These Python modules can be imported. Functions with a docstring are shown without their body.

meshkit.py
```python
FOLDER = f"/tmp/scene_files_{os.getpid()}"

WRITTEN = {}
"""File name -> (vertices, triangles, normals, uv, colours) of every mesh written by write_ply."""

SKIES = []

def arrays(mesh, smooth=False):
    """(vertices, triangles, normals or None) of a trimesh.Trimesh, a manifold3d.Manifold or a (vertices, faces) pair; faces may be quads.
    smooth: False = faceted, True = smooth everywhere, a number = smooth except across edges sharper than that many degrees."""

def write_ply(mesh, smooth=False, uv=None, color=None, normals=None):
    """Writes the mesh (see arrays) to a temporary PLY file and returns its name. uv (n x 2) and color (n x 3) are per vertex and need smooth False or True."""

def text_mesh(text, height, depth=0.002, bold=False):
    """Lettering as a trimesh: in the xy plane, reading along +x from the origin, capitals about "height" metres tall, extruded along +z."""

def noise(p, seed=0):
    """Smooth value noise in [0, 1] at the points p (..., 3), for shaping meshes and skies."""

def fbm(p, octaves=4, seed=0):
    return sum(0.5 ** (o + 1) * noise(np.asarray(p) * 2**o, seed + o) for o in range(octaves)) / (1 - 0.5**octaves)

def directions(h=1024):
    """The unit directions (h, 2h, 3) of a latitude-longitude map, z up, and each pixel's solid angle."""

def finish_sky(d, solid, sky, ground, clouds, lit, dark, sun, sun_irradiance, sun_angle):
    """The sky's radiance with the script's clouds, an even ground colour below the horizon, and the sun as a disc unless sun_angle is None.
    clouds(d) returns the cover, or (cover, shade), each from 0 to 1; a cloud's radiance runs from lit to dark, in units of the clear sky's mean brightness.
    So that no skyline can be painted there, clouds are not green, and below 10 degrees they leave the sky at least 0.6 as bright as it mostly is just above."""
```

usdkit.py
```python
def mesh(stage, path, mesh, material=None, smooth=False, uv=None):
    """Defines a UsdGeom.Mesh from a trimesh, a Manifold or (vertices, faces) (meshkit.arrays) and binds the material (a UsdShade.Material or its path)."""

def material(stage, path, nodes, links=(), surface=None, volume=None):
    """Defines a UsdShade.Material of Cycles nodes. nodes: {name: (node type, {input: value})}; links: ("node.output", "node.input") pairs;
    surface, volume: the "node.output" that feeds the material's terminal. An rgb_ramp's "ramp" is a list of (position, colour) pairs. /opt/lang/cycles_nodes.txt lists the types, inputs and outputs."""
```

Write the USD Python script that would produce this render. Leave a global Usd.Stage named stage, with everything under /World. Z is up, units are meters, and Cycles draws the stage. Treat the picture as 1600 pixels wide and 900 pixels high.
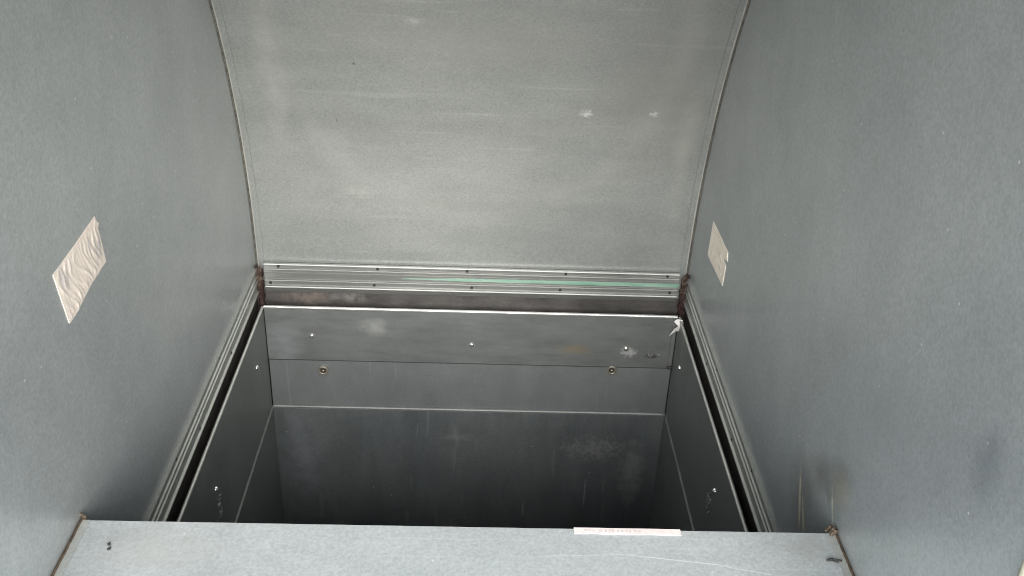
import math
import numpy as np
import trimesh
import manifold3d as m3
from shapely.geometry import Polygon
from pxr import Usd, UsdGeom, UsdLux, UsdShade, Gf, Sdf
import usdkit, meshkit

stage = Usd.Stage.CreateInMemory()
UsdGeom.SetStageUpAxis(stage, UsdGeom.Tokens.z)
UsdGeom.SetStageMetersPerUnit(stage, 1.0)
W = UsdGeom.Xform.Define(stage, '/World')
stage.SetDefaultPrim(W.GetPrim())
UsdGeom.Scope.Define(stage, '/World/Looks')

# ------------------------------------------------------------------ camera, sky, sun, exposure
EXPOSURE = 3.12
cam = UsdGeom.Camera.Define(stage, '/World/camera')
RT = np.array([0.99909926, -0.01675569, 0.03898614])
UP = np.array([-0.025762, 0.49054675, 0.87103399])
FW = np.array([0.0337193, 0.87125377, -0.48967323])
EYE = (0.00786386, -0.26205572, 0.7842812)
cam.AddTransformOp().Set(Gf.Matrix4d(*RT, 0, *UP, 0, *(-FW), 0, *EYE, 1))
cam.CreateHorizontalApertureAttr(36.0)
cam.CreateVerticalApertureAttr(20.25)
cam.CreateFocalLengthAttr(36.0 * 1.5794 / 1.6)
cam.CreateClippingRangeAttr(Gf.Vec2f(0.02, 200))
cam.CreateExposureAttr(EXPOSURE)

SUN = np.array([0.08, -0.92, 0.36]); SUN /= np.linalg.norm(SUN)
SUN_ELEV, SUN_ROT = math.asin(SUN[2]), math.atan2(SUN[0], SUN[1])
SKY = 0.07
usdkit.material(stage, '/World/Looks/sky', {
    'tc': ('texture_coordinate', {}),
    'mp': ('mapping', {'scale': (1, 1, 2.2)}),
    'sky': ('sky_texture', {'sky_type': 'single_scattering', 'sun_disc': False, 'sun_elevation': SUN_ELEV, 'sun_rotation': SUN_ROT}),
    'n': ('noise_texture', {'scale': 2.2, 'detail': 6, 'roughness': 0.55}),
    'cl': ('rgb_ramp', {'ramp': [(0.3, (2.3, 2.6, 2.85)), (0.7, (3.1, 3.4, 3.65))]}),
    'mx': ('mix', {'fac': 0.85}),
    'bg': ('background_shader', {'strength': SKY})},
    [('tc.generated', 'mp.vector'), ('mp.vector', 'n.vector'), ('n.fac', 'cl.fac'), ('sky.color', 'mx.color1'), ('cl.color', 'mx.color2'), ('mx.color', 'bg.color')],
    surface='bg.background')
dome = UsdLux.DomeLight.Define(stage, '/World/sky')
dome.CreateIntensityAttr(1.0)
UsdShade.MaterialBindingAPI.Apply(dome.GetPrim()).Bind(UsdShade.Material.Get(stage, '/World/Looks/sky'))
dome.GetPrim().SetCustomDataByKey('kind', 'structure')
dome.GetPrim().SetCustomDataByKey('label', 'bright overcast sky lighting the open hood')
sun = UsdLux.DistantLight.Define(stage, '/World/sun')
sun.CreateIntensityAttr(0.36)
sun.CreateAngleAttr(48.0)
sun.CreateColorAttr(Gf.Vec3f(1.0, 0.975, 0.93))
sun.GetPrim().CreateAttribute('inputs:normalize', Sdf.ValueTypeNames.Bool).Set(True)
zz = SUN; xx = np.cross([0, 0, 1], zz); xx /= np.linalg.norm(xx); yy = np.cross(zz, xx)
sun.AddTransformOp().Set(Gf.Matrix4d(*xx, 0, *yy, 0, *zz, 0, 0, 0, 5, 1))

# ------------------------------------------------------------------ naming helpers
used = {}
def numbered(parent, name):
    k = (parent, name); n = used.get(k, 0); used[k] = n + 1
    return f'{parent}/{name}' + (f'_{n:03d}' if n else '')
def tag(prim, label=None, category=None, group=None, kind=None):
    for k, v in (('label', label), ('category', category), ('group', group), ('kind', kind)):
        if v: prim.SetCustomDataByKey(k, v)
    return prim
def thing(name, label, category, loc=(0, 0, 0), group=None):
    x = UsdGeom.Xform.Define(stage, numbered('/World', name))
    x.AddTranslateOp().Set(Gf.Vec3d(*map(float, loc)))
    p = tag(x.GetPrim(), label, category, group); ORIG[str(p.GetPath())] = np.array(loc, float)
    return p
ORIG = {}
def origin(path):
    for k, v in ORIG.items():
        if path == k or path.startswith(k + '/'): return v
    return np.zeros(3)
def part(name, mesh, mat, parent=None, label=None, smooth=False, category=None, group=None, kind=None):
    base = str(parent.GetPath()) if parent is not None else '/World'
    v, f, n = meshkit.arrays(mesh, False)
    tm = trimesh.Trimesh(v - origin(base), f, process=False)
    m = usdkit.mesh(stage, numbered(base, name), tm, '/World/Looks/' + mat, smooth=smooth)
    return tag(m.GetPrim(), label, category, group, kind)

# ------------------------------------------------------------------ mesh helpers
def cbox(lo, hi, c=0.0006):
    """box with chamfered edges"""
    lo, hi = np.array(lo, float), np.array(hi, float)
    c = min(c, *(0.4 * (hi - lo)))
    pts = []
    for i in range(8):
        s = np.array([(i >> k) & 1 for k in range(3)])
        for ax in range(3):
            p = np.where(s, hi - c, lo + c); p[ax] = (hi if s[ax] else lo)[ax]
            pts.append(p)
    return trimesh.convex.convex_hull(np.array(pts))
def cat(*ms): return trimesh.util.concatenate(list(ms))
def tube(pts, r, n=10, wob=0.0, seed=0):
    """tube through pts with optional uneven radius"""
    pts = np.array(pts, float); rs = np.random.default_rng(seed)
    d = np.gradient(pts, axis=0); d /= np.linalg.norm(d, axis=1)[:, None]
    ref = np.array([1.0, 0, 0]) if abs(d[0][0]) < 0.8 else np.array([0, 1.0, 0])
    V = []
    for i, p in enumerate(pts):
        u = np.cross(d[i], ref); u /= np.linalg.norm(u); w = np.cross(d[i], u)
        for k in range(n):
            a = 2 * math.pi * k / n
            V.append(p + r * (1 + wob * rs.uniform(-1, 1)) * (math.cos(a) * u + math.sin(a) * w))
    F = []
    for i in range(len(pts) - 1):
        for k in range(n):
            a, b = i * n + k, i * n + (k + 1) % n
            F += [(a, b, b + n), (a, b + n, a + n)]
    V += [pts[0], pts[-1]]; c0, c1 = len(V) - 2, len(V) - 1; L = (len(pts) - 1) * n
    for k in range(n):
        F += [(c0, (k + 1) % n, k), (c1, L + k, L + (k + 1) % n)]
    m = trimesh.Trimesh(np.array(V), np.array(F), process=False); m.fix_normals(); return m
def extrude(profile, axis, t0, t1):
    """closed 2D profile swept along an axis. axis 'x': profile=(y,z); axis 'y': profile=(x,z)"""
    m = trimesh.creation.extrude_polygon(Polygon(profile).buffer(0), t1 - t0)
    v = m.vertices.copy()
    if axis == 'x': out = np.stack([v[:, 2] + t0, v[:, 0], v[:, 1]], 1)
    else: out = np.stack([v[:, 0], v[:, 2] + t0, v[:, 1]], 1)
    r = trimesh.Trimesh(out, m.faces.copy(), process=False); r.fix_normals(); return r
def blob(c, r, seed, amp=0.35, sub=2):
    m = trimesh.creation.icosphere(subdivisions=sub)
    rs = np.random.default_rng(seed)
    n = np.ones(len(m.vertices))
    for _ in range(7):
        k = rs.normal(size=3) * 2.6; n += amp * 0.5 * np.sin(m.vertices @ k + rs.uniform(0, 6.28))
    m.vertices = m.vertices * n[:, None] * np.array(r) + np.array(c)
    return m

# ------------------------------------------------------------------ materials
def metal(name, c0, c1, rough=0.45, metallic=0.6, grain=0.12, streak=(1, 1, 1), streak_amt=0.15, stains=(), scratch=0.0, scratch_scale=(4, 260, 40), specks=0.0, wave=0.35, grain_scale=420, spec=0.5, plane='yz', dent=None, rvar=0.03):
    """brushed or dipped sheet metal: broad tone, drawn streaks, fine grain, hairline scratches, spots and named stains"""
    N = {'g': ('geometry', {}),
         'nb': ('noise_texture', {'scale': 5.5, 'detail': 5, 'roughness': 0.6}),
         'rb': ('rgb_ramp', {'ramp': [(0.3, c0), (0.7, c1)]}),
         'ms': ('mapping', {'scale': streak}),
         'ns': ('noise_texture', {'scale': 30, 'detail': 5, 'roughness': 0.65}),
         'rs': ('rgb_ramp', {'ramp': [(0.3, (1 - streak_amt,) * 3), (0.7, (1 + streak_amt,) * 3)]}),
         'x1': ('mix', {'mix_type': 'multiply', 'fac': 1.0}),
         'nf': ('noise_texture', {'scale': grain_scale, 'detail': 3, 'roughness': 0.7}),
         'rf': ('rgb_ramp', {'ramp': [(0.25, (1 - grain,) * 3), (0.75, (1 + grain,) * 3)]}),
         'x2': ('mix', {'mix_type': 'multiply', 'fac': 1.0}),
         'rr': ('map_range', {'from_min': 0.3, 'from_max': 0.7, 'to_min': rough - rvar, 'to_max': rough + rvar}),
         'nw': ('noise_texture', {'scale': 3.0, 'detail': 1}),
         'bw': ('bump', {'strength': wave, 'distance': 0.012}),
         'bf': ('bump', {'strength': 0.25, 'distance': 0.0006}),
         'p': ('principled_bsdf', {'metallic': metallic, 'specular_ior_level': spec})}
    L = [('g.position', 'nb.vector'), ('nb.fac', 'rb.fac'), ('g.position', 'ms.vector'), ('ms.vector', 'ns.vector'), ('ns.fac', 'rs.fac'),
         ('rb.color', 'x1.color1'), ('rs.color', 'x1.color2'), ('g.position', 'nf.vector'), ('nf.fac', 'rf.fac'), ('x1.color', 'x2.color1'), ('rf.color', 'x2.color2'),
         ('ns.fac', 'rr.value'), ('rr.result', 'p.roughness'), ('g.position', 'nw.vector'), ('nw.fac', 'bw.height'), ('nf.fac', 'bf.height'), ('bw.normal', 'bf.normal'), ('bf.normal', 'p.normal')]
    last = 'x2.color'
    if dent:
        s_ = 1 / np.array(dent[1], float)
        N['dm'] = ('mapping', {'scale': s_, 'location': -np.array(dent[0]) * s_})
        N['dg'] = ('gradient_texture', {'gradient_type': 'quadratic_sphere'})
        N['db'] = ('bump', {'strength': 1.0, 'distance': dent[2], 'invert': True})
        L += [('g.position', 'dm.vector'), ('dm.vector', 'dg.vector'), ('dg.fac', 'db.height'), ('db.normal', 'bw.normal')]
    if scratch:
        N['mc'] = ('mapping', {'scale': scratch_scale, 'rotation': (0.0, 0.0, 0.12)})
        N['nc'] = ('noise_texture', {'scale': 1.0, 'detail': 2, 'roughness': 0.5, 'distortion': 0.3})
        N['rc'] = ('rgb_ramp', {'ramp': [(0.66, (0, 0, 0)), (0.72, (scratch,) * 3)]})
        N['xc'] = ('mix', {'color2': (0.62, 0.63, 0.62)})
        N['sc'] = ('rgb_to_bw', {})
        L += [('g.position', 'mc.vector'), ('mc.vector', 'nc.vector'), ('nc.fac', 'rc.fac'), ('rc.color', 'sc.color'), ('sc.val', 'xc.fac'), (last, 'xc.color1')]
        last = 'xc.color'
    if specks:
        N['sx'] = ('separate_xyz', {})
        N['cx'] = ('combine_xyz', {'z': 0.0})
        N['vs'] = ('voronoi_texture', {'dimensions': '2D', 'scale': 24.0})
        N['rk'] = ('rgb_ramp', {'ramp': [(0.0, (specks,) * 3), (0.02, (specks,) * 3), (0.032, (0, 0, 0))]})
        L += [('g.position', 'sx.vector'), (f'sx.{plane[0]}', 'cx.x'), (f'sx.{plane[1]}', 'cx.y'), ('cx.vector', 'vs.vector')]
        N['sk'] = ('rgb_to_bw', {})
        N['xk'] = ('mix', {'color2': (0.75, 0.75, 0.73)})
        # only some cells carry a spot
        N['sep'] = ('separate_color', {})
        N['gt'] = ('math', {'math_type': 'greater_than', 'value2': 0.86})
        N['mk'] = ('math', {'math_type': 'multiply'})
        L += [('vs.distance', 'rk.fac'), ('rk.color', 'sk.color'), ('vs.color', 'sep.color'), ('sep.r', 'gt.value1'), ('sk.val', 'mk.value1'), ('gt.value', 'mk.value2'), ('mk.value', 'xk.fac'), (last, 'xk.color1')]
        last = 'xk.color'
    for i, (c, r, col, amt, nsc, lo, hi, *rest) in enumerate(stains):
        N[f'm{i}'] = ('mapping', {'mapping_type': 'texture', 'scale': r, 'location': c, 'rotation': rest[0] if rest and isinstance(rest[0], tuple) else (rest[0] if rest else 0.0, 0.0, 0.0)})
        N[f'q{i}'] = ('gradient_texture', {'gradient_type': 'spherical'})
        N[f'z{i}'] = ('noise_texture', {'scale': nsc, 'detail': 4, 'roughness': 0.65})
        N[f'a{i}'] = ('math', {'math_type': 'multiply'})
        N[f'e{i}'] = ('map_range', {'from_min': lo, 'from_max': hi, 'to_min': 0.0, 'to_max': amt, 'clamp': True})
        N[f'k{i}'] = ('mix', {'color2': col})
        src = f'q{i}.fac'
        if len(rest) > 1:        # a ring: a wipe or scuff that runs round in an arc
            N[f'h{i}'] = ('rgb_ramp', {'ramp': [(rest[1] - rest[2], (0, 0, 0)), (rest[1], (1, 1, 1)), (rest[1] + rest[2], (0, 0, 0))]})
            N[f'j{i}'] = ('rgb_to_bw', {})
            L += [(src, f'h{i}.fac'), (f'h{i}.color', f'j{i}.color')]; src = f'j{i}.val'
        L += [('g.position', f'm{i}.vector'), (f'm{i}.vector', f'q{i}.vector'), ('g.position', f'z{i}.vector'), (src, f'a{i}.value1'), (f'z{i}.fac', f'a{i}.value2'),
              (f'a{i}.value', f'e{i}.value'), (f'e{i}.result', f'k{i}.fac'), (last, f'k{i}.color1')]
        last = f'k{i}.color'
    L.append((last, 'p.base_color'))
    usdkit.material(stage, '/World/Looks/' + name, N, L, surface='p.BSDF')

def plain(name, c0, c1, rough=0.6, metallic=0.0, scale=60, bump=0.3, dist=0.001, spec=0.5, vscale=(1, 1, 1)):
    usdkit.material(stage, '/World/Looks/' + name, {
        'g': ('geometry', {}), 'm': ('mapping', {'scale': vscale}), 'n': ('noise_texture', {'scale': scale, 'detail': 5, 'roughness': 0.65}),
        'r': ('rgb_ramp', {'ramp': [(0.32, c0), (0.68, c1)]}),
        'b': ('bump', {'strength': bump, 'distance': dist}),
        'p': ('principled_bsdf', {'roughness': rough, 'metallic': metallic, 'specular_ior_level': spec})},
        [('g.position', 'm.vector'), ('m.vector', 'n.vector'), ('n.fac', 'r.fac'), ('r.color', 'p.base_color'), ('n.fac', 'b.height'), ('b.normal', 'p.normal')], surface='p.BSDF')

A = 0.35
ZSL = 0.1316
metal('wall_steel_left', (0.355, 0.374, 0.376), (0.43, 0.45, 0.448), rough=0.37, metallic=0.55, grain=0.2, scratch=0.05, scratch_scale=(30, 5, 70), grain_scale=330, streak=(0.3, 0.3, 0.2), streak_amt=0.02, specks=0.8,
      stains=[((-A, 0.46, 0.14), (0.05, 0.10, 0.05), (0.20, 0.20, 0.18), 0.4, 30, 0.15, 0.5)])
metal('wall_steel_right', (0.355, 0.374, 0.376), (0.43, 0.45, 0.448), rough=0.37, metallic=0.55, grain=0.2, scratch=0.05, scratch_scale=(30, 5, 70), grain_scale=330, streak=(0.3, 0.3, 0.2), streak_amt=0.02, specks=0.8,
      stains=[((A, 0.494, 0.163), (0.05, 0.085, 0.028), (0.14, 0.14, 0.12), 0.6, 24, 0.06, 0.45, -.594),
              ((A, 0.513, 0.120), (0.05, 0.06, 0.05), (0.19, 0.19, 0.17), 0.45, 20, 0.06, 0.45, -.594),
              ((A, 0.545, 0.085), (0.05, 0.05, 0.075), (0.15, 0.15, 0.125), 0.5, 20, 0.06, 0.42, -.594),
              ((A, 0.462, 0.168), (0.03, 0.045, 0.030), (0.46, 0.43, 0.33), 0.6, 90, 0.10, 0.45, -.594),
              ((A, 0.546, 0.086), (0.02, 0.0055, 0.050), (0.75, 0.68, 0.50), 0.85, 90, 0.10, 0.34, -.50),
              ((A, 0.528, 0.078), (0.02, 0.0045, 0.036), (0.75, 0.68, 0.50), 0.7, 90, 0.12, 0.36, -.68),
              ((A, 0.4675, 0.143), (0.02, 0.0035, 0.028), (0.80, 0.74, 0.60), 0.85, 90, 0.10, 0.34, -.594),
              ((A, 0.262, 0.366), (0.03, 0.030, 0.045), (0.18, 0.20, 0.22), 0.6, 26, 0.12, 0.5),
              ((A, 0.43, 0.28), (0.03, 0.16, 0.12), (0.27, 0.29, 0.30), 0.4, 12, 0.1, 0.5)],
      dent=((A, 0.486, 0.142), (0.06, 0.065, 0.040), 0.0025))
metal('back_steel', (0.225, 0.237, 0.229), (0.262, 0.272, 0.262), rough=0.42, metallic=0.5, grain=0.2, grain_scale=330, streak=(0.16, 0.5, 0.7), streak_amt=0.06, scratch=0.07, scratch_scale=(5, 110, 110),
      stains=[((0.159, 1.138, 0.290), (0.024, 0.03, 0.016), (0.60, 0.60, 0.57), 0.65, 210, 0.27, 0.45),
              ((0.257, 1.137, 0.293), (0.018, 0.03, 0.012), (0.78, 0.78, 0.75), 0.8, 190, 0.29, 0.40),
              ((-0.085, 1.081, 0.432), (0.03, 0.03, 0.016), (0.42, 0.42, 0.40), 0.5, 110, 0.24, 0.48),
              ((-0.172, 1.113, 0.361), (0.0028, 0.01, 0.0028), (0.07, 0.07, 0.07), 0.9, 5, 0.2, 0.35),
              ((-0.204, 1.146, 0.266), (0.0024, 0.01, 0.0024), (0.07, 0.07, 0.07), 0.9, 5, 0.2, 0.35),
              ((-0.18, 1.174, 0.14), (0.07, 0.03, 0.022), (0.44, 0.44, 0.41), 0.3, 35, 0.22, 0.5),
              ((-0.05, 1.174, 0.125), (0.14, 0.03, 0.016), (0.25, 0.25, 0.23), 0.3, 26, 0.15, 0.5),
              ((0.00, 1.10, 0.40), (0.26, 0.08, 0.06), (0.23, 0.23, 0.22), 0.45, 13, 0.12, 0.55),
              ((-0.29, 1.12, 0.34), (0.035, 0.12, 0.20), (0.42, 0.42, 0.40), 0.45, 22, 0.15, 0.55),
              ((0.27, 1.13, 0.34), (0.12, 0.12, 0.22), (0.23, 0.23, 0.215), 0.6, 9, 0.05, 0.5),
              ((0.0, 1.15, 0.44), (0.36, 0.50, 0.42), (0.40, 0.40, 0.385), 0.25, 9, 0.30, 0.75, 0.0, 0.20, 0.16),
              ((-0.06, 1.17, 0.20), (0.24, 0.30, 0.10), (0.24, 0.24, 0.22), 0.32, 9, 0.42, 0.75, 0.0, 0.22, 0.16),
              ((0.10, 1.17, 0.34), (0.40, 0.60, 0.22), (0.23, 0.23, 0.22), 0.32, 7, 0.42, 0.75, 0.0, 0.22, 0.18),
              ((0.312, 1.15, 0.22), (0.03, 0.06, 0.24), (0.39, 0.39, 0.35), 0.35, 22, 0.15, 0.5),
              ((0.12, 1.15, 0.265), (0.22, 0.06, 0.022), (0.25, 0.25, 0.23), 0.3, 24, 0.18, 0.5)])
metal('ledge_steel', (0.395, 0.42, 0.43), (0.455, 0.477, 0.483), plane='xy', rough=0.48, metallic=0.5, grain=0.2, grain_scale=330, streak=(0.5, 1, 1), streak_amt=0.05, scratch=0.22, scratch_scale=(4, 170, 5), specks=0.5,
      stains=[((0.196, 0.407, ZSL), (0.10, 0.0011, 0.02), (0.66, 0.67, 0.67), 0.8, 60, 0.15, 0.35, (0, 0, -.13)),
              ((0.26, 0.395, ZSL), (0.06, 0.0009, 0.02), (0.66, 0.67, 0.67), 0.7, 60, 0.15, 0.35, (0, 0, -.22)),
              ((0.10, 0.411, ZSL), (0.09, 0.0009, 0.02), (0.64, 0.65, 0.65), 0.6, 60, 0.15, 0.35, (0, 0, .05)),
              ((-0.27, 0.41, ZSL), (0.09, 0.04, 0.02), (0.44, 0.44, 0.42), 0.5, 60, 0.12, 0.5),
              ((0.318, 0.425, ZSL), (0.04, 0.03, 0.02), (0.34, 0.33, 0.29), 0.35, 60, 0.12, 0.5)])
metal('flange_steel', (0.38, 0.39, 0.37), (0.50, 0.50, 0.47), rough=0.42, metallic=0.6, grain=0.14, streak=(1, 1, 0.3), streak_amt=0.15)
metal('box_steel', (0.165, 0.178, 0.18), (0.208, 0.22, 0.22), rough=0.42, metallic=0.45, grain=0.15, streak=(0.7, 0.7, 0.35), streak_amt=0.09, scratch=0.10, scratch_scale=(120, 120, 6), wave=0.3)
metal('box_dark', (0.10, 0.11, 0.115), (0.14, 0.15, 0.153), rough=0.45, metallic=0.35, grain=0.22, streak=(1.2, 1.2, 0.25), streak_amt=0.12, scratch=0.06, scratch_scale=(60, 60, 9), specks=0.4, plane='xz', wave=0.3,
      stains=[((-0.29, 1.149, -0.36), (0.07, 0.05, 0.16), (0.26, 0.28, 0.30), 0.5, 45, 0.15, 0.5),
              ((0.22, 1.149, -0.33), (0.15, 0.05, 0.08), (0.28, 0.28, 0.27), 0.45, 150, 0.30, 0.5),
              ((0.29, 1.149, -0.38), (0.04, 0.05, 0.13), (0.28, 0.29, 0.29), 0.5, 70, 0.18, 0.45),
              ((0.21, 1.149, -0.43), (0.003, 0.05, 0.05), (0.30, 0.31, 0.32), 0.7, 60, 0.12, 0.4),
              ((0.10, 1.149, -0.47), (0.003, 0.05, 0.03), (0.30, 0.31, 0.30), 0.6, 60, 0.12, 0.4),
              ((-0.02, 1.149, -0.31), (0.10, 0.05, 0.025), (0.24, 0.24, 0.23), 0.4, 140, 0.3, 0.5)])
metal('box_side', (0.15, 0.158, 0.152), (0.20, 0.208, 0.20), rough=0.42, metallic=0.4, grain=0.15, streak=(0.7, 0.7, 0.25), streak_amt=0.12, scratch=0.10, scratch_scale=(110, 110, 6), wave=0.3)
metal('ridge_bright', (0.74, 0.74, 0.72), (0.86, 0.86, 0.84), rough=0.4, metallic=0.5, grain=0.06, wave=0.0)
metal('fold_dull', (0.17, 0.175, 0.17), (0.22, 0.225, 0.22), rough=0.5, metallic=0.4, wave=0.0)
metal('box_plate', (0.175, 0.186, 0.184), (0.22, 0.23, 0.225), rough=0.38, metallic=0.55, grain=0.10, streak=(0.5, 1, 2), streak_amt=0.12, wave=0.5,
      stains=[((0.262, 1.152, -0.128), (0.034, 0.03, 0.024), (0.58, 0.58, 0.56), 0.75, 190, 0.27, 0.42),
              ((-0.31, 1.152, -0.13), (0.05, 0.03, 0.07), (0.44, 0.47, 0.50), 0.45, 30, 0.12, 0.5),
              ((0.30, 1.152, -0.135), (0.03, 0.03, 0.012), (0.05, 0.05, 0.05), 0.7, 260, 0.28, 0.40),
              ((0.17, 1.152, -0.125), (0.05, 0.03, 0.018), (0.30, 0.25, 0.17), 0.6, 24, 0.15, 0.5),
              ((-0.16, 1.152, -0.09), (0.05, 0.03, 0.03), (0.52, 0.53, 0.52), 0.45, 35, 0.2, 0.5),
              ((-0.264, 1.152, -0.125), (0.06, 0.03, 0.03), (0.19, 0.20, 0.20), 0.5, 30, 0.15, 0.5)])
metal('aluminium', (0.28, 0.285, 0.275), (0.36, 0.365, 0.35), rough=0.36, metallic=0.75, grain=0.08, streak=(0.3, 1, 3), streak_amt=0.06, wave=0.0)
metal('aluminium_side', (0.27, 0.275, 0.26), (0.35, 0.355, 0.335), rough=0.42, metallic=0.6, grain=0.1, streak=(1, 0.3, 3), streak_amt=0.06, wave=0.0)
metal('bright_hem', (0.50, 0.50, 0.485), (0.66, 0.66, 0.64), rough=0.42, metallic=0.75, grain=0.06, wave=0.0)
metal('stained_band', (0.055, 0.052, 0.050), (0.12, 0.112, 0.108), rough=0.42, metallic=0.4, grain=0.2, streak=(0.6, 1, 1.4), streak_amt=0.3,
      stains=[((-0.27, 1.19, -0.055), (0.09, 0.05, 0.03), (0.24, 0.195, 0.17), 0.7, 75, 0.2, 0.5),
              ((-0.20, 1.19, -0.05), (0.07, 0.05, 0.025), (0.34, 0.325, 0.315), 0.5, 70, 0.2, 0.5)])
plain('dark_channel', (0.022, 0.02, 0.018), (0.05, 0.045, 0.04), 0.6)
plain('rust', (0.008, 0.005, 0.0045), (0.038, 0.013, 0.009), 0.75, scale=160, bump=0.8)
plain('rust_dust', (0.03, 0.02, 0.015), (0.11, 0.075, 0.055), 0.85, scale=200, bump=0.8)
plain('seam_dirt', (0.03, 0.029, 0.024), (0.085, 0.08, 0.066), 0.7, scale=90, bump=0.6)
plain('weld_brown', (0.022, 0.016, 0.011), (0.10, 0.07, 0.043), 0.7, scale=120, bump=0.8)
plain('screw_bright', (0.70, 0.70, 0.68), (0.85, 0.85, 0.83), 0.18, metallic=0.9, bump=0.05)
plain('bolt_dull', (0.26, 0.25, 0.22), (0.42, 0.40, 0.35), 0.38, metallic=0.7, scale=140)
plain('bolt_socket', (0.015, 0.010, 0.007), (0.06, 0.035, 0.02), 0.7, scale=400)
plain('hole_dark', (0.008, 0.008, 0.008), (0.02, 0.02, 0.02), 0.8)
plain('green_seal', (0.09, 0.21, 0.15), (0.25, 0.33, 0.275), 0.5, scale=60, vscale=(0.3, 1, 4), bump=0.1)
pr_ = (0.30, 0.29, 0.31)
metal('paper_beige', (0.60, 0.52, 0.45), (0.69, 0.61, 0.54), rough=0.75, metallic=0.0, grain=0.10, grain_scale=500, streak=(1, 3, 0.6), streak_amt=0.08, wave=0.0,
      stains=[((-A, 0.593, 0.338), (0.02, 0.006, 0.022), pr_, 0.7, 420, 0.12, 0.34), ((-A, 0.584, 0.335), (0.02, 0.004, 0.024), pr_, 0.6, 460, 0.12, 0.34),
              ((-A, 0.572, 0.350), (0.02, 0.005, 0.016), pr_, 0.5, 400, 0.12, 0.34), ((-A, 0.505, 0.352), (0.02, 0.006, 0.018), pr_, 0.6, 420, 0.12, 0.34),
              ((-A, 0.515, 0.345), (0.02, 0.004, 0.016), pr_, 0.5, 420, 0.12, 0.34)])
metal('paper_cream', (0.72, 0.65, 0.55), (0.80, 0.75, 0.66), rough=0.75, metallic=0.0, grain=0.08, grain_scale=500, streak=(1, 1, 1), streak_amt=0.08, wave=0.0,
      stains=[((A, 1.01, 0.135), (0.02, 0.03, 0.006), pr_, 0.35, 420, 0.2, 0.45), ((A, 1.00, 0.118), (0.02, 0.02, 0.005), (0.35, 0.26, 0.2), 0.5, 300, 0.2, 0.45)])
plain('paper_pink', (0.46, 0.40, 0.39), (0.54, 0.49, 0.475), 0.7, scale=120, bump=0.2, dist=0.0003)
plain('faint_print', (0.36, 0.31, 0.31), (0.44, 0.39, 0.385), 0.8, scale=300)
plain('crumb_black', (0.010, 0.009, 0.008), (0.03, 0.028, 0.025), 0.6, scale=300)
plain('silver_tape', (0.68, 0.65, 0.64), (0.85, 0.82, 0.80), 0.35, metallic=0.2, scale=200)
plain('grime_shiny', (0.03, 0.03, 0.028), (0.30, 0.30, 0.28), 0.2, scale=260, bump=0.7)
plain('edge_trim', (0.20, 0.195, 0.15), (0.28, 0.27, 0.21), 0.6, scale=60)
plain('pavement', (0.30, 0.29, 0.27), (0.42, 0.41, 0.38), 0.9, scale=8, bump=0.4, dist=0.004)
plain('outer_paint', (0.16, 0.17, 0.17), (0.20, 0.21, 0.21), 0.5, scale=20, bump=0.1)

# ------------------------------------------------------------------ the ground the container stands on
GZ = -0.86
g = trimesh.creation.box(extents=(60, 60, 0.1)); g.apply_translation((0, 0, GZ - 0.05))
part('ground', g, 'pavement', label='plain grey paving under the container', kind='structure')

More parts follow.
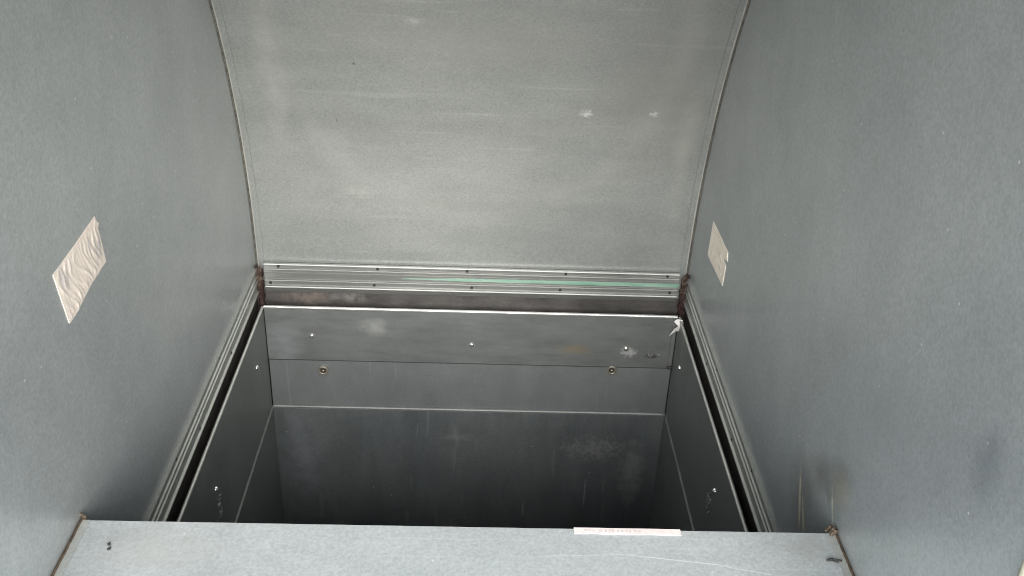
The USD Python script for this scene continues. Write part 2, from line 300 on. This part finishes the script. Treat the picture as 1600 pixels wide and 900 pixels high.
# ------------------------------------------------------------------ the intake hood
hood = thing('intake_hood', 'grey galvanised steel intake hood with flat side walls and curved back panel', 'hood', (0, 0.69, -0.04))
R, CY = 0.95, 1.184 - 0.95
D = 1.1783
END = math.radians(104)
def arc_pt(t, r=R): return np.array([CY + r * math.cos(t), r * math.sin(t)])
T0 = math.asin(0.0085 / R)
arc = [arc_pt(t) for t in np.linspace(T0, END, 70)]
# side walls
roof_end = arc_pt(END)
poly = [(0.193, 0.10), (0.193, 0.38), (0.165, 0.70), (roof_end[0] - 0.01, roof_end[1] + 0.006)]
poly += [tuple(arc_pt(t, R + 0.004)) for t in np.linspace(END, T0, 60)]
poly += [(D + 0.006, 0.0), (D + 0.006, -0.040), (0.193, -0.040)]
for s, nm in ((-1, 'left'), (1, 'right')):
    w = extrude(poly, 'x', A if s > 0 else -A - 0.0025, A + 0.0025 if s > 0 else -A)
    part('side_panel', w, f'wall_steel_{nm}', hood, label=f'{nm} flat steel side wall with ' + ('a wrinkled beige paper label' if s < 0 else 'a torn cream paper label'))
    hem = tube([(s * (A + 0.001), 0.192, z) for z in np.linspace(0.135, 0.38, 12)], 0.0035)
    part('edge_hem', hem, 'edge_trim', hood, smooth=40)
# curved back
def arc_sheet(x0, x1, r_in, r_out, nx, ts):
    xs = np.linspace(x0, x1, nx); V = []
    for r in (r_in, r_out):
        for t in ts:
            y, z = arc_pt(t, r)
            for x in xs: V.append((x, y, z))
    nt = len(ts); o = nx * nt; F = []
    def q(a, b, c, d): F.extend([(a, b, c), (a, c, d)])
    for i in range(nt - 1):
        for j in range(nx - 1):
            a = i * nx + j
            q(a, a + 1, a + nx + 1, a + nx); q(o + a, o + a + nx, o + a + nx + 1, o + a + 1)
        for a, b in ((i * nx, (i + 1) * nx), ((i + 1) * nx + nx - 1, i * nx + nx - 1)): q(a, b, b + o, a + o)
    for j in range(nx - 1):
        q(j, o + j, o + j + 1, j + 1); a = (nt - 1) * nx + j; q(a, a + 1, o + a + 1, o + a)
    m = trimesh.Trimesh(np.array(V), np.array(F), process=False); m.fix_normals(); return m
ts = np.linspace(T0 - 0.06, END, 90)
back = arc_sheet(-0.3493, 0.3493, R, R + 0.0025, 24, ts)
part('back_panel', back, 'back_steel', hood, smooth=40, label='curved steel back panel with wipe marks and white splashes')
for s in (-1, 1):
    fl = arc_sheet(min(s * 0.337, s * 0.3475), max(s * 0.337, s * 0.3475), R - 0.0016, R - 0.0004, 3, np.linspace(T0 - 0.012, END, 80))
    part('edge_flange', fl, 'back_steel', hood, smooth=40)
    bead = tube([(s * 0.3487, *arc_pt(t, R - 0.002)) for t in np.linspace(T0 - 0.01, END, 120)], 0.0017, 8, 0.12, 5 + s)
    part('flange_lip', tube([(s * 0.3462, *arc_pt(t, R - 0.0016)) for t in np.linspace(T0 - 0.012, END, 120)], 0.0013, 8, 0.06, 50 + s), 'flange_steel', hood, smooth=60)
    part('seam_bead', bead, 'seam_dirt', hood, smooth=60)
# roof front lip
lip = tube([(x, *arc_pt(END)) for x in np.linspace(-0.349, 0.349, 8)], 0.006)
part('roof_lip', lip, 'flange_steel', hood, smooth=40)

# aluminium edge rails: profile as (drop below the top edge, height proud of the wall)
RAIL = [(0, 0), (0, .0045), (.0022, .0045), (.0030, .0020), (.0085, .0020), (.0092, .0040), (.0112, .0040), (.0120, .0018), (.0152, .0018), (.0158, .0010),
        (.0172, .0010), (.0178, .0026), (.0262, .0026), (.0268, .0012), (.0290, .0012), (.0298, .0038), (.0316, .0038), (.0324, .0018), (.0400, .0018), (.0408, .0050),
        (.0432, .0050), (.0520, .0020), (.0520, 0)]
ZT = 0.0105
prof = [(D - h, ZT - d) for d, h in RAIL]
rail = part('back_rail', extrude(prof, 'x', -0.3365, 0.3350), 'aluminium', hood, label='ribbed aluminium rail across the back with a green line')
for k, (d0, d1, h) in enumerate(((0.0001, .0022, .0047), (.0093, .0111, .0042), (.0299, .0315, .0040), (.0408, .0430, .0052))):
    part('ridge', cbox((-0.3363, D - h, ZT - d1), (0.3348, D - h + .0012, ZT - d0), .0004), 'ridge_bright' if k in (0, 3) else 'bright_hem', rail)
for x, z in ((-.3134, .0048), (-.1546, .0048), (-.0102, .0048), (.1497, .0048), (.3158, .0048), (-.3281, -.0255), (-.1606, -.0255), (-.0023, -.0255), (.1422, -.0255), (.3228, -.0255)):
    h = trimesh.creation.cylinder(radius=0.0024, height=0.0012, sections=14)
    h.apply_transform(trimesh.transformations.rotation_matrix(math.pi / 2, (1, 0, 0))); h.apply_translation((x, D - 0.0021, z))
    part('screw_hole', h, 'hole_dark', rail)
# worn green seal paint on the flat of the rail: uneven tapering strip
xs = np.linspace(-0.115, 0.336, 60); rs = np.random.default_rng(4)
up = np.interp(xs, [-0.115, -0.02, 0.12, 0.336], [0.0003, 0.0030, 0.0036, 0.0034]) + rs.normal(0, 0.00025, 60)
dn = np.interp(xs, [-0.115, 0.0, 0.15, 0.336], [0.0003, 0.0026, 0.0026, 0.0034]) + rs.normal(0, 0.00035, 60)
zc = -0.0115 + 0.0 * xs
gp = [(x, z + u) for x, z, u in zip(xs, zc, up)] + [(x, z - u) for x, z, u in zip(xs[::-1], zc[::-1], dn[::-1])]
gs = trimesh.creation.extrude_polygon(Polygon(gp).buffer(0), 0.0005); v = gs.vertices
gs = trimesh.Trimesh(np.stack([v[:, 0], D - 0.0027 - v[:, 2], v[:, 1]], 1), gs.faces, process=False); gs.fix_normals()
part('green_strip', gs, 'green_seal', rail)
SR = [(0, 0), (0, .0040), (.0024, .0040), (.0034, .0016), (.0125, .0016), (.0135, .0036), (.0155, .0036), (.0165, .0016), (.0225, .0016), (.0235, .0034), (.0255, .0034), (.0265, .0016),
      (.0400, .0016), (.0410, .0046), (.0432, .0046), (.0460, .0020), (.0460, 0)]
for s in (-1, 1):
    pr = [(s * (A - h), 0.004 - d) for d, h in SR]
    r_ = part('side_rail', extrude(pr, 'y', 0.4485, D - 0.008), 'aluminium_side', hood)
    for y, z in ((0.62, -0.034), (0.80, -0.034), (0.98, -0.034), (0.70, -0.0035), (0.92, -0.0035)):
        h = trimesh.creation.cylinder(radius=0.0022, height=0.001, sections=12)
        h.apply_transform(trimesh.transformations.rotation_matrix(math.pi / 2, (0, 1, 0))); h.apply_translation((s * (A - 0.0017), y, z))
        part('screw_hole', h, 'hole_dark', r_)
# rusty corner posts between the rails
for s, sd in ((-1, 3), (1, 8)):
    cp = cbox((s * 0.3445 - 0.0036, D - 0.009, -0.082), (s * 0.3445 + 0.0045, D + 0.004, -0.002), 0.002)
    cp = cp.subdivide().subdivide().subdivide(); rs = np.random.default_rng(sd)
    n = np.zeros(len(cp.vertices))
    for _ in range(8):
        n += np.sin(cp.vertices @ (rs.normal(size=3) * 420) + rs.uniform(0, 6)) * 0.0006
    cp.vertices += cp.vertex_normals * n[:, None]
    post = part('corner_post', cp, 'rust', hood, smooth=60, label='rusty red brown corner post')
    for k in range(16):
        part('rust_flake', blob((s * 0.345 + rs.uniform(-.006, .004), D - 0.010 + rs.uniform(-.004, .002), rs.uniform(-.004, .012) if k < 6 else rs.uniform(-.05, 0)), rs.uniform(.0012, .0036, 3), 20 + k + sd, amp=.6, sub=2), 'rust_dust' if k % 2 == 0 else 'rust', post)
# casing behind the gap
part('casing_band', cbox((-0.356, D + 0.004, -0.40), (0.356, D + 0.007, -0.0405), 0.0004), 'stained_band', hood, label='dark stained steel band showing below the back rail')
for s in (-1, 1):
    part('casing_side', cbox((min(s * .3530, s * .3555), 0.446, -0.40), (max(s * .3530, s * .3555), D + 0.0035, -0.0405), 0.0004), 'dark_channel', hood)
# front ledge
ZS, YS = 0.1316, 0.4463
ledge = part('front_ledge', cbox((-A + 0.0005, 0.196, ZS - 0.002), (A - 0.0005, YS, ZS), 0.0009), 'ledge_steel', hood, label='pale steel front ledge across the bottom of the opening')
part('ledge_apron', cbox((-A + 0.0005, YS - 0.0024, -0.06), (A - 0.0005, YS - 0.0002, ZS - 0.0022), 0.0005), 'box_steel', hood)
for s in (-1, 1):
    part('end_flange', cbox((min(s * .3405, s * .3476), 0.198, ZS + 0.0002), (max(s * .3405, s * .3476), YS - 0.001, ZS + 0.0011), 0.0004), 'flange_steel', ledge)
    bd = tube([(s * (A - 0.0016), y, ZS + 0.0008) for y in np.linspace(0.2, YS + 0.001, 70)], 0.0014, 8, 0.2, 30 + s)
    part('weld_bead', bd, 'weld_brown', ledge, smooth=60, label='brown weld bead along the ledge end')
rs = np.random.default_rng(12)
clump = cat(*[blob((A - 0.004 + rs.uniform(-.003, .003), YS + rs.uniform(-.004, .004), ZS + rs.uniform(-.001, .005)), rs.uniform(.0007, .0022, 3), 60 + k, amp=.6, sub=2) for k in range(14)])
part('rust_clump', clump, 'weld_brown', ledge, smooth=60, label='rust clump at the right ledge corner')
clump = cat(*[blob((-A + 0.003 + rs.uniform(-.002, .002), YS + rs.uniform(-.002, .002), ZS + rs.uniform(-.001, .007)), rs.uniform(.001, .002, 3), 80 + k, sub=1) for k in range(5)])
part('rust_clump', clump, 'weld_brown', ledge, smooth=60)

# paper labels stuck on the hood (corners measured on the wall planes)
def paper(pts, s, mat, name, label, wr, seed, parent, n=46):
    """crinkled paper patch on the wall x = s*A; pts outline in (y, z)"""
    from shapely import contains_xy, points as spts
    P = Polygon(pts).buffer(0)
    y0, z0, y1, z1 = P.bounds; st = 0.0016
    gy, gz = np.meshgrid(np.arange(y0, y1, st), np.arange(z0, z1, st)); gy, gz = gy.ravel(), gz.ravel()
    ins = contains_xy(P.buffer(-st * 0.6), gy, gz)
    ring = np.array([P.exterior.interpolate(t).coords[0] for t in np.arange(0, P.length, st)])
    q = np.vstack([ring, np.stack([gy[ins], gz[ins]], 1)])
    from scipy.spatial import Delaunay
    T = Delaunay(q).simplices; cen = q[T].mean(1); T = T[contains_xy(P, cen[:, 0], cen[:, 1])]
    edge = np.clip(np.array([P.exterior.distance(p) for p in spts(q)]) / 0.006, 0, 1)
    rs = np.random.default_rng(seed); h = np.zeros(len(q))
    for (ky, kz), amp in wr:
        wob = 1.3 * np.sin(q[:, 0] * 90 + rs.uniform(0, 6)) + 1.3 * np.sin(q[:, 1] * 110 + rs.uniform(0, 6)) + 0.5 * np.sin((q[:, 0] + q[:, 1]) * 320)
        gate = 0.5 + 0.5 * np.sin(q[:, 0] * 70 + rs.uniform(0, 6)) * np.sin(q[:, 1] * 95 + rs.uniform(0, 6))
        h += amp * gate * (1 - np.abs(np.sin(q[:, 0] * ky + q[:, 1] * kz + wob + rs.uniform(0, 6)))) ** 2
    n = len(q); x = s * (A - 0.0006 - h * edge)
    V = np.vstack([np.stack([x, q[:, 0], q[:, 1]], 1), np.stack([np.full(n, s * (A - 0.0001)), q[:, 0], q[:, 1]], 1)])
    k = len(ring); e = np.arange(k); e2 = (e + 1) % k
    F = np.vstack([T, T[:, ::-1] + n, np.stack([e, e2, e2 + n], 1), np.stack([e, e2 + n, e + n], 1)])
    o = trimesh.Trimesh(V, F, process=False); o.fix_normals()
    return part(name, o, mat, parent, label=label, smooth=60)
lq = [(.595, .3674), (.5985, .3600), (.6025, .3575), (.5975, .3548), (.6012, .335), (.6029, .3162), (.561, .314), (.530, .309), (.528, .3075), (.5025, .307), (.4967, .333), (.4906, .3622), (.54, .364)]
paper(lq, -1, 'paper_beige', 'paper_label', 'wrinkled beige paper label on the left wall', (((430, 200), .0009), ((280, 110), .0008), ((660, 170), .0005)), 2, hood)
rq = [(1.0696, .1563), (1.0738, .0992), (.9671, .1052), (.9655, .138), (.985, .1395), (.975, .1435), (.9600, .1475), (.9640, .1505), (.9660, .1585), (1.02, .158)]
paper(rq, 1, 'paper_cream', 'paper_label', 'cream paper label torn at one side on the right wall', (((60, 40), .0010), ((160, 90), .0005)), 9, hood)
lab = part('paper_label', cbox((.1025, .4388, ZS + 0.0002), (.2022, YS + 0.0006, ZS + 0.0008), 0.0003), 'paper_pink', hood, label='narrow pinkish white paper label on the ledge back edge')
rs = np.random.default_rng(21); x = 0.112
while x < 0.165:
    w_ = rs.uniform(.0012, .003)
    part('faint_mark', cbox((x, .4408 + rs.uniform(0, .0012), ZS + 0.0008), (x + w_, .4436 + rs.uniform(-.0005, .0008), ZS + 0.00095), 0.00005), 'faint_print', lab); x += w_ + rs.uniform(.001, .004)

# ------------------------------------------------------------------ the inner box under the hood
B, DB, ZR, ZF, ZSE, FL = 0.338, 1.1523, -0.0577, -0.2527, -0.1559, -0.80
box = thing('inner_box', 'deep dark steel box with bright rim under the hood opening', 'metal box', (0, 0.8, FL))
# back
part('seam_gap', cbox((-B + .002, DB + .0005, ZSE - .0034), (B - .002, DB + .0021, ZSE - .0022), .0002), 'hole_dark', box)
up_ = part('upper_plate', cbox((-B + .001, DB, ZSE - 0.002), (B - .001, DB + 0.002, ZR - 0.001), 0.0004), 'box_plate', box, label='upper back plate with three bright screws')
part('rim_hem', tube([(x, DB + 0.0012, ZR) for x in np.linspace(-B + .001, B - .002, 12)], 0.0027, 12, 0.03, 3), 'bright_hem', box, smooth=40, label='bright folded rim along the back of the box')
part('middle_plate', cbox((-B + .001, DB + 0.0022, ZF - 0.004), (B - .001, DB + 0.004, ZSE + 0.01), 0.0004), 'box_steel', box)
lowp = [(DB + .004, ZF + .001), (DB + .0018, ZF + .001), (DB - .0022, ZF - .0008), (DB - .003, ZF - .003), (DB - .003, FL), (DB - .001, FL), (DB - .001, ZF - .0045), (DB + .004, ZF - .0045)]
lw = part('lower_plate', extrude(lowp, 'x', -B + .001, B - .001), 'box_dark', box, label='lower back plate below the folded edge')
part('fold_edge', tube([(x, DB - .0012, ZF - .0003) for x in np.linspace(-B + .003, B - .006, 8)], 0.0026, 14), 'fold_dull', lw, smooth=40)
# sides
for s in (-1, 1):
    pr = [(s * B, ZR - .001), (s * B, ZF), (s * (B - .0022), ZF - .002), (s * (B - .0022), FL), (s * (B + .0005), FL), (s * (B + .002), ZF), (s * (B + .002), ZR - .001)]
    sp = part('side_plate', extrude(pr, 'y', 0.4535, DB - 0.0005), 'box_side', box)
    part('fold_edge', tube([(s * (B - .0004), y, ZF + .0003) for y in np.linspace(.46, DB - .004, 8)], 0.0006, 8), 'box_side', sp, smooth=40)
    part('rim_hem', tube([(s * (B + .0012), y, ZR) for y in np.linspace(.4535, DB - .002, 12)], 0.0024, 12, 0.03, 7), 'flange_steel', box, smooth=40)
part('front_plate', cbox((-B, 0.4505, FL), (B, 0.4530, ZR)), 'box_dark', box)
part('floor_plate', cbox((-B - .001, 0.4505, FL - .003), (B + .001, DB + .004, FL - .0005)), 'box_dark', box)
# L bracket in the right back corner
br = part('corner_bracket', cbox((.3295, DB - .0022, -.152), (.3365, DB - .0003, -.072), .0005), 'box_plate', box, label='narrow vertical corner strip with a bent foot')
part('bracket_foot', cbox((.3290, DB - .0045, -.158), (.3372, DB - .0003, -.1525), .0008), 'dark_channel', br)
# screws
def dome(r, h, n=16):
    t = np.linspace(0, math.pi / 2, 7)
    pr = [(r * math.cos(a), h * math.sin(a)) for a in t]; pr = [(0, 0)] + pr; pr[-1] = (0, h)
    return trimesh.creation.revolve(np.array(pr), sections=n)
def put(m, pos, nrm):
    m = m.copy(); m.apply_transform(trimesh.geometry.align_vectors((0, 0, 1), nrm)); m.apply_translation(pos); return m
for x, z in ((-.263, -.1108), (0.0, -.1209), (.2569, -.1212)):
    sc = part('screw', put(dome(.0046, .0032), (x, DB - .0002, z), (0, -1, 0)), 'screw_bright', box, smooth=40)
    part('washer', put(trimesh.creation.cylinder(radius=.0052, height=.0006, sections=18), (x, DB - .0003, z), (0, -1, 0)), 'bolt_dull', sc)
for s, y, z in ((-1, 1.0736, -.1232), (-1, .7976, -.1345), (1, 1.0973, -.1204), (1, .7984, -.1219)):
    part('screw', put(dome(.0044, .0036), (s * (B - .0002), y, z), (-s, 0, 0)), 'screw_bright', box, smooth=40)
for x, z in ((-.2478, -.1788), (.2371, -.1650)):
    rim = trimesh.creation.torus(.0068, .0018, 20, 8)
    b_ = part('flange_bolt', put(cat(trimesh.creation.cylinder(radius=.0100, height=.0012, sections=24), rim), (x, DB + .0012, z), (0, -1, 0)), 'bolt_dull', box, smooth=40, label='rusty flange bolt with a dark socket')
    part('socket', put(trimesh.creation.cylinder(radius=.0052, height=.0012, sections=6), (x, DB + .0004, z), (0, -1, 0)), 'bolt_socket', b_)
    part('socket_pin', put(dome(.0020, .0018, 10), (x, DB - .0004, z), (0, -1, 0)), 'bolt_dull', b_)
# dried crusts below the side screws
for s, y0, z0, n, sd, lb in ((-1, .806, -.150, 20, 40, 'shiny dried drip below the left screw'), (1, .820, -.140, 22, 41, 'shiny dried crust beside the right screw')):
    rs = np.random.default_rng(sd); bl = []
    for k in range(n):
        u = rs.uniform(0, 1)
        c = (s * (B - .0006), y0 + rs.normal(0, .006 if s > 0 else .0035), z0 - (.045 if s < 0 else .035) * u)
        bl.append(blob(c, (rs.uniform(.0008, .0018), rs.uniform(.001, .003), rs.uniform(.0012, .0042)), sd * 9 + k, sub=1))
    part('dried_drip', cat(*bl), 'grime_shiny', box, smooth=60, label=lb)
rs = np.random.default_rng(77)
bits = [blob((.2975 + rs.normal(0, .010), DB - .0004, -.130 + rs.normal(0, .005)), rs.uniform(.0006, .0022, 3), 300 + k, sub=1) for k in range(9)]
part('dirt_bits', cat(*bits), 'grime_shiny', box, smooth=60)

# ------------------------------------------------------------------ small loose things
def crumb(name, c, L, ang, seed, label):
    rs = np.random.default_rng(seed)
    t_ = .62 if L < .004 else 1.0
    bl = [blob((c[0] + (k / 5 - .5) * L * math.cos(ang) + rs.normal(0, .0004), c[1] + (k / 5 - .5) * L * math.sin(ang) + rs.normal(0, .0006), ZS + .0012), (L * .2, .0013 * t_, .0011 * t_), seed + k, sub=2) for k in range(6)]
    part(name, cat(*bl), 'crumb_black', None, label=label, smooth=60, category='debris')
crumb('black_crumb', (-.3135, .4145), .0030, -1.0, 400, 'upper of two tiny black crumbs on the left end of the pale ledge')
crumb('black_crumb', (-.3120, .4085), .0026, .4, 430, 'lower and smaller of two tiny black crumbs on the left end of the pale ledge')
crumb('black_splinter', (.3377 - .001, .4095), .0095, -.1, 500, 'short black splinter lying on the right end of the pale ledge')
# torn silver tape scrap hanging at the right rear box corner
sv = np.array([(.3335, DB - .006, -.058), (.3415, DB - .012, -.056), (.3440, DB - .010, -.0635), (.3385, DB - .014, -.0700), (.3400, DB - .009, -.0790), (.3330, DB - .008, -.0800), (.3240, DB - .005, -.0915),
               (.3300, DB - .010, -.0745), (.3350, DB - .015, -.0660), (.3290, DB - .007, -.0625)])
sv = sv + (0, -.003, .002)
sf = [(0, 1, 8), (1, 2, 3), (1, 3, 8), (3, 4, 5), (3, 5, 7), (3, 7, 8), (5, 6, 7), (0, 8, 9)]
st = trimesh.Trimesh(sv, sf, process=False)
st2 = trimesh.Trimesh(np.vstack([sv, sv + (0, .0006, 0)]), np.vstack([sf, np.array(sf)[:, ::-1] + len(sv)]), process=False)
part('tape_scrap', st2, 'silver_tape', None, label='crumpled torn silver tape scrap hanging at the right rear corner of the box rim', category='scrap')

# ------------------------------------------------------------------ outer body carrying hood and box
body = thing('container_body', 'grey outer steel body enclosing the inner box below the hood', 'container', (0, 0.7, GZ))
for s in (-1, 1):
    part('side_panel', cbox((min(s * .357, s * .360), .19, GZ), (max(s * .357, s * .360), D + .012, -0.0)), 'outer_paint', body)
part('back_panel', cbox((-.3565, D + .009, GZ), (.3565, D + .012, 0.0)), 'outer_paint', body)
part('front_panel', cbox((-.3565, .190, GZ), (.3565, .193, ZS - .003)), 'outer_paint', body)
